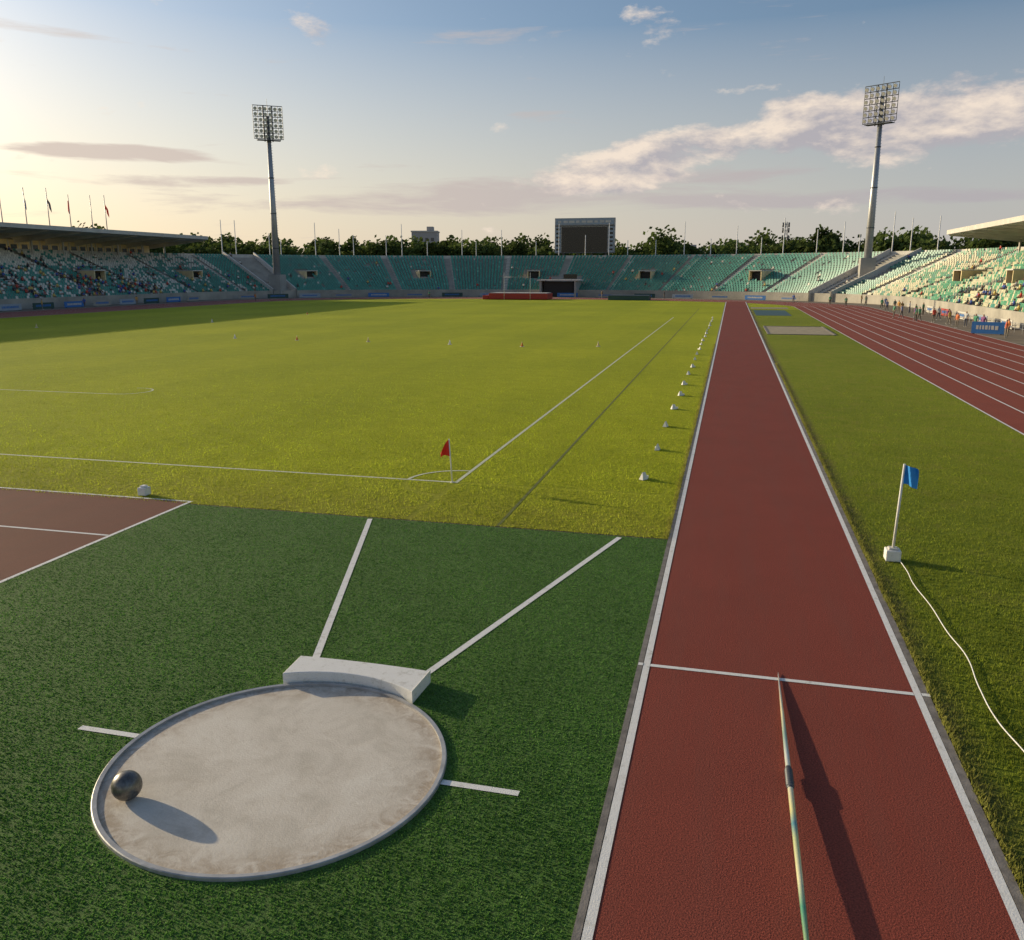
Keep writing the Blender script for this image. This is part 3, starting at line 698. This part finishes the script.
lf=mth(nt,'MULTIPLY',mth(nt,'SUBTRACT',.45,A),1.0,clamp=True)
hzc=mixc(nt,lf,(4.9,4.6,4.5),(8.2,6.7,4.8))
skc=mixc(nt,mth(nt,'MULTIPLY',mth(nt,'POWER',hz,.8),.75),skc,hzc)
def cvec(sx,sz,offz=0,offx=0):
    mp=nt.nodes.new('ShaderNodeMapping'); mp.inputs['Scale'].default_value=(sx,sx,sz); mp.inputs['Location'].default_value=(3.1+offx*.97,1.7+offx*.245,offz); nt.links.new(D,mp.inputs['Vector']); return mp.outputs['Vector']
def blob(a0,aw,z0,sl,zw):
    da=mth(nt,'DIVIDE',mth(nt,'SUBTRACT',A,a0),aw)
    dz=mth(nt,'DIVIDE',mth(nt,'SUBTRACT',mth(nt,'SUBTRACT',Zv,z0),mth(nt,'MULTIPLY',mth(nt,'SUBTRACT',A,a0),sl)),zw)
    r2=mth(nt,'ADD',mth(nt,'MULTIPLY',da,da),mth(nt,'MULTIPLY',dz,dz)); return mth(nt,'SUBTRACT',1.0,r2,clamp=True)
mP=mth(nt,'MAXIMUM',blob(.42,.27,.146,.06,.050),mth(nt,'MULTIPLY',blob(.15,.22,.120,.17,.036),.9))
def dP(dz,dx): return mth(nt,'ADD',noise(nt,1.0,7,.62,cvec(9,22,dz*22+.7,dx*9),.1),mth(nt,'MULTIPLY',mP,.34))
p0=dP(0,0); p1=dP(.010,-.016)
aP=ramp(nt,p0,[(.62,0),(.73,.85),(.82,1)])
lP=mth(nt,'ADD',mth(nt,'MULTIPLY',mth(nt,'SUBTRACT',p0,p1),4.5),.42,clamp=True)
cP=mixc(nt,lP,(3.5,3.25,3.5),(7.4,6.2,5.1))
mS=mth(nt,'MAXIMUM',mth(nt,'MAXIMUM',blob(.03,.34,.084,.05,.026),blob(-.40,.10,.118,0,.010)),mth(nt,'MAXIMUM',blob(-.33,.10,.094,0,.008),blob(.30,.35,.078,.0,.014)))
s0=mth(nt,'ADD',noise(nt,1.0,6,.62,cvec(5,42,5.3),.3),mth(nt,'MULTIPLY',mS,.30))
aS=mth(nt,'MULTIPLY',ramp(nt,s0,[(.60,0),(.78,1)]),.85)
cS=mixc(nt,lf,(3.5,3.25,3.4),(5.3,4.4,3.8))
col=mixc(nt,aS,skc,cS); col=mixc(nt,mth(nt,'MULTIPLY',aP,.85),col,cP)
nt.links.new(col,bg.inputs['Color']); bg.inputs['Strength'].default_value=.13
sd=bpy.data.lights.new('sun','SUN'); sd.energy=5; sd.angle=R(.5); sd.color=(1,.82,.53)
so=bpy.data.objects.new('sun',sd); scn.collection.objects.link(so)
dv=Vector((math.sin(R(AZ))*math.cos(R(EL)),-math.cos(R(AZ))*math.cos(R(EL)),-math.sin(R(EL)))); so.rotation_euler=dv.to_track_quat('-Z','Y').to_euler()
cam=bpy.data.cameras.new('camera'); co=bpy.data.objects.new('camera',cam); scn.collection.objects.link(co)
co.location=(0,0,6); co.rotation_euler=(R(90-13.1),0,R(14.2)); cam.sensor_width=36; cam.sensor_fit='HORIZONTAL'; cam.lens=29.85; cam.clip_end=9000; cam.clip_start=.1
scn.camera=co
scn.view_settings.view_transform='Standard'; scn.view_settings.look='None'; scn.view_settings.exposure=0
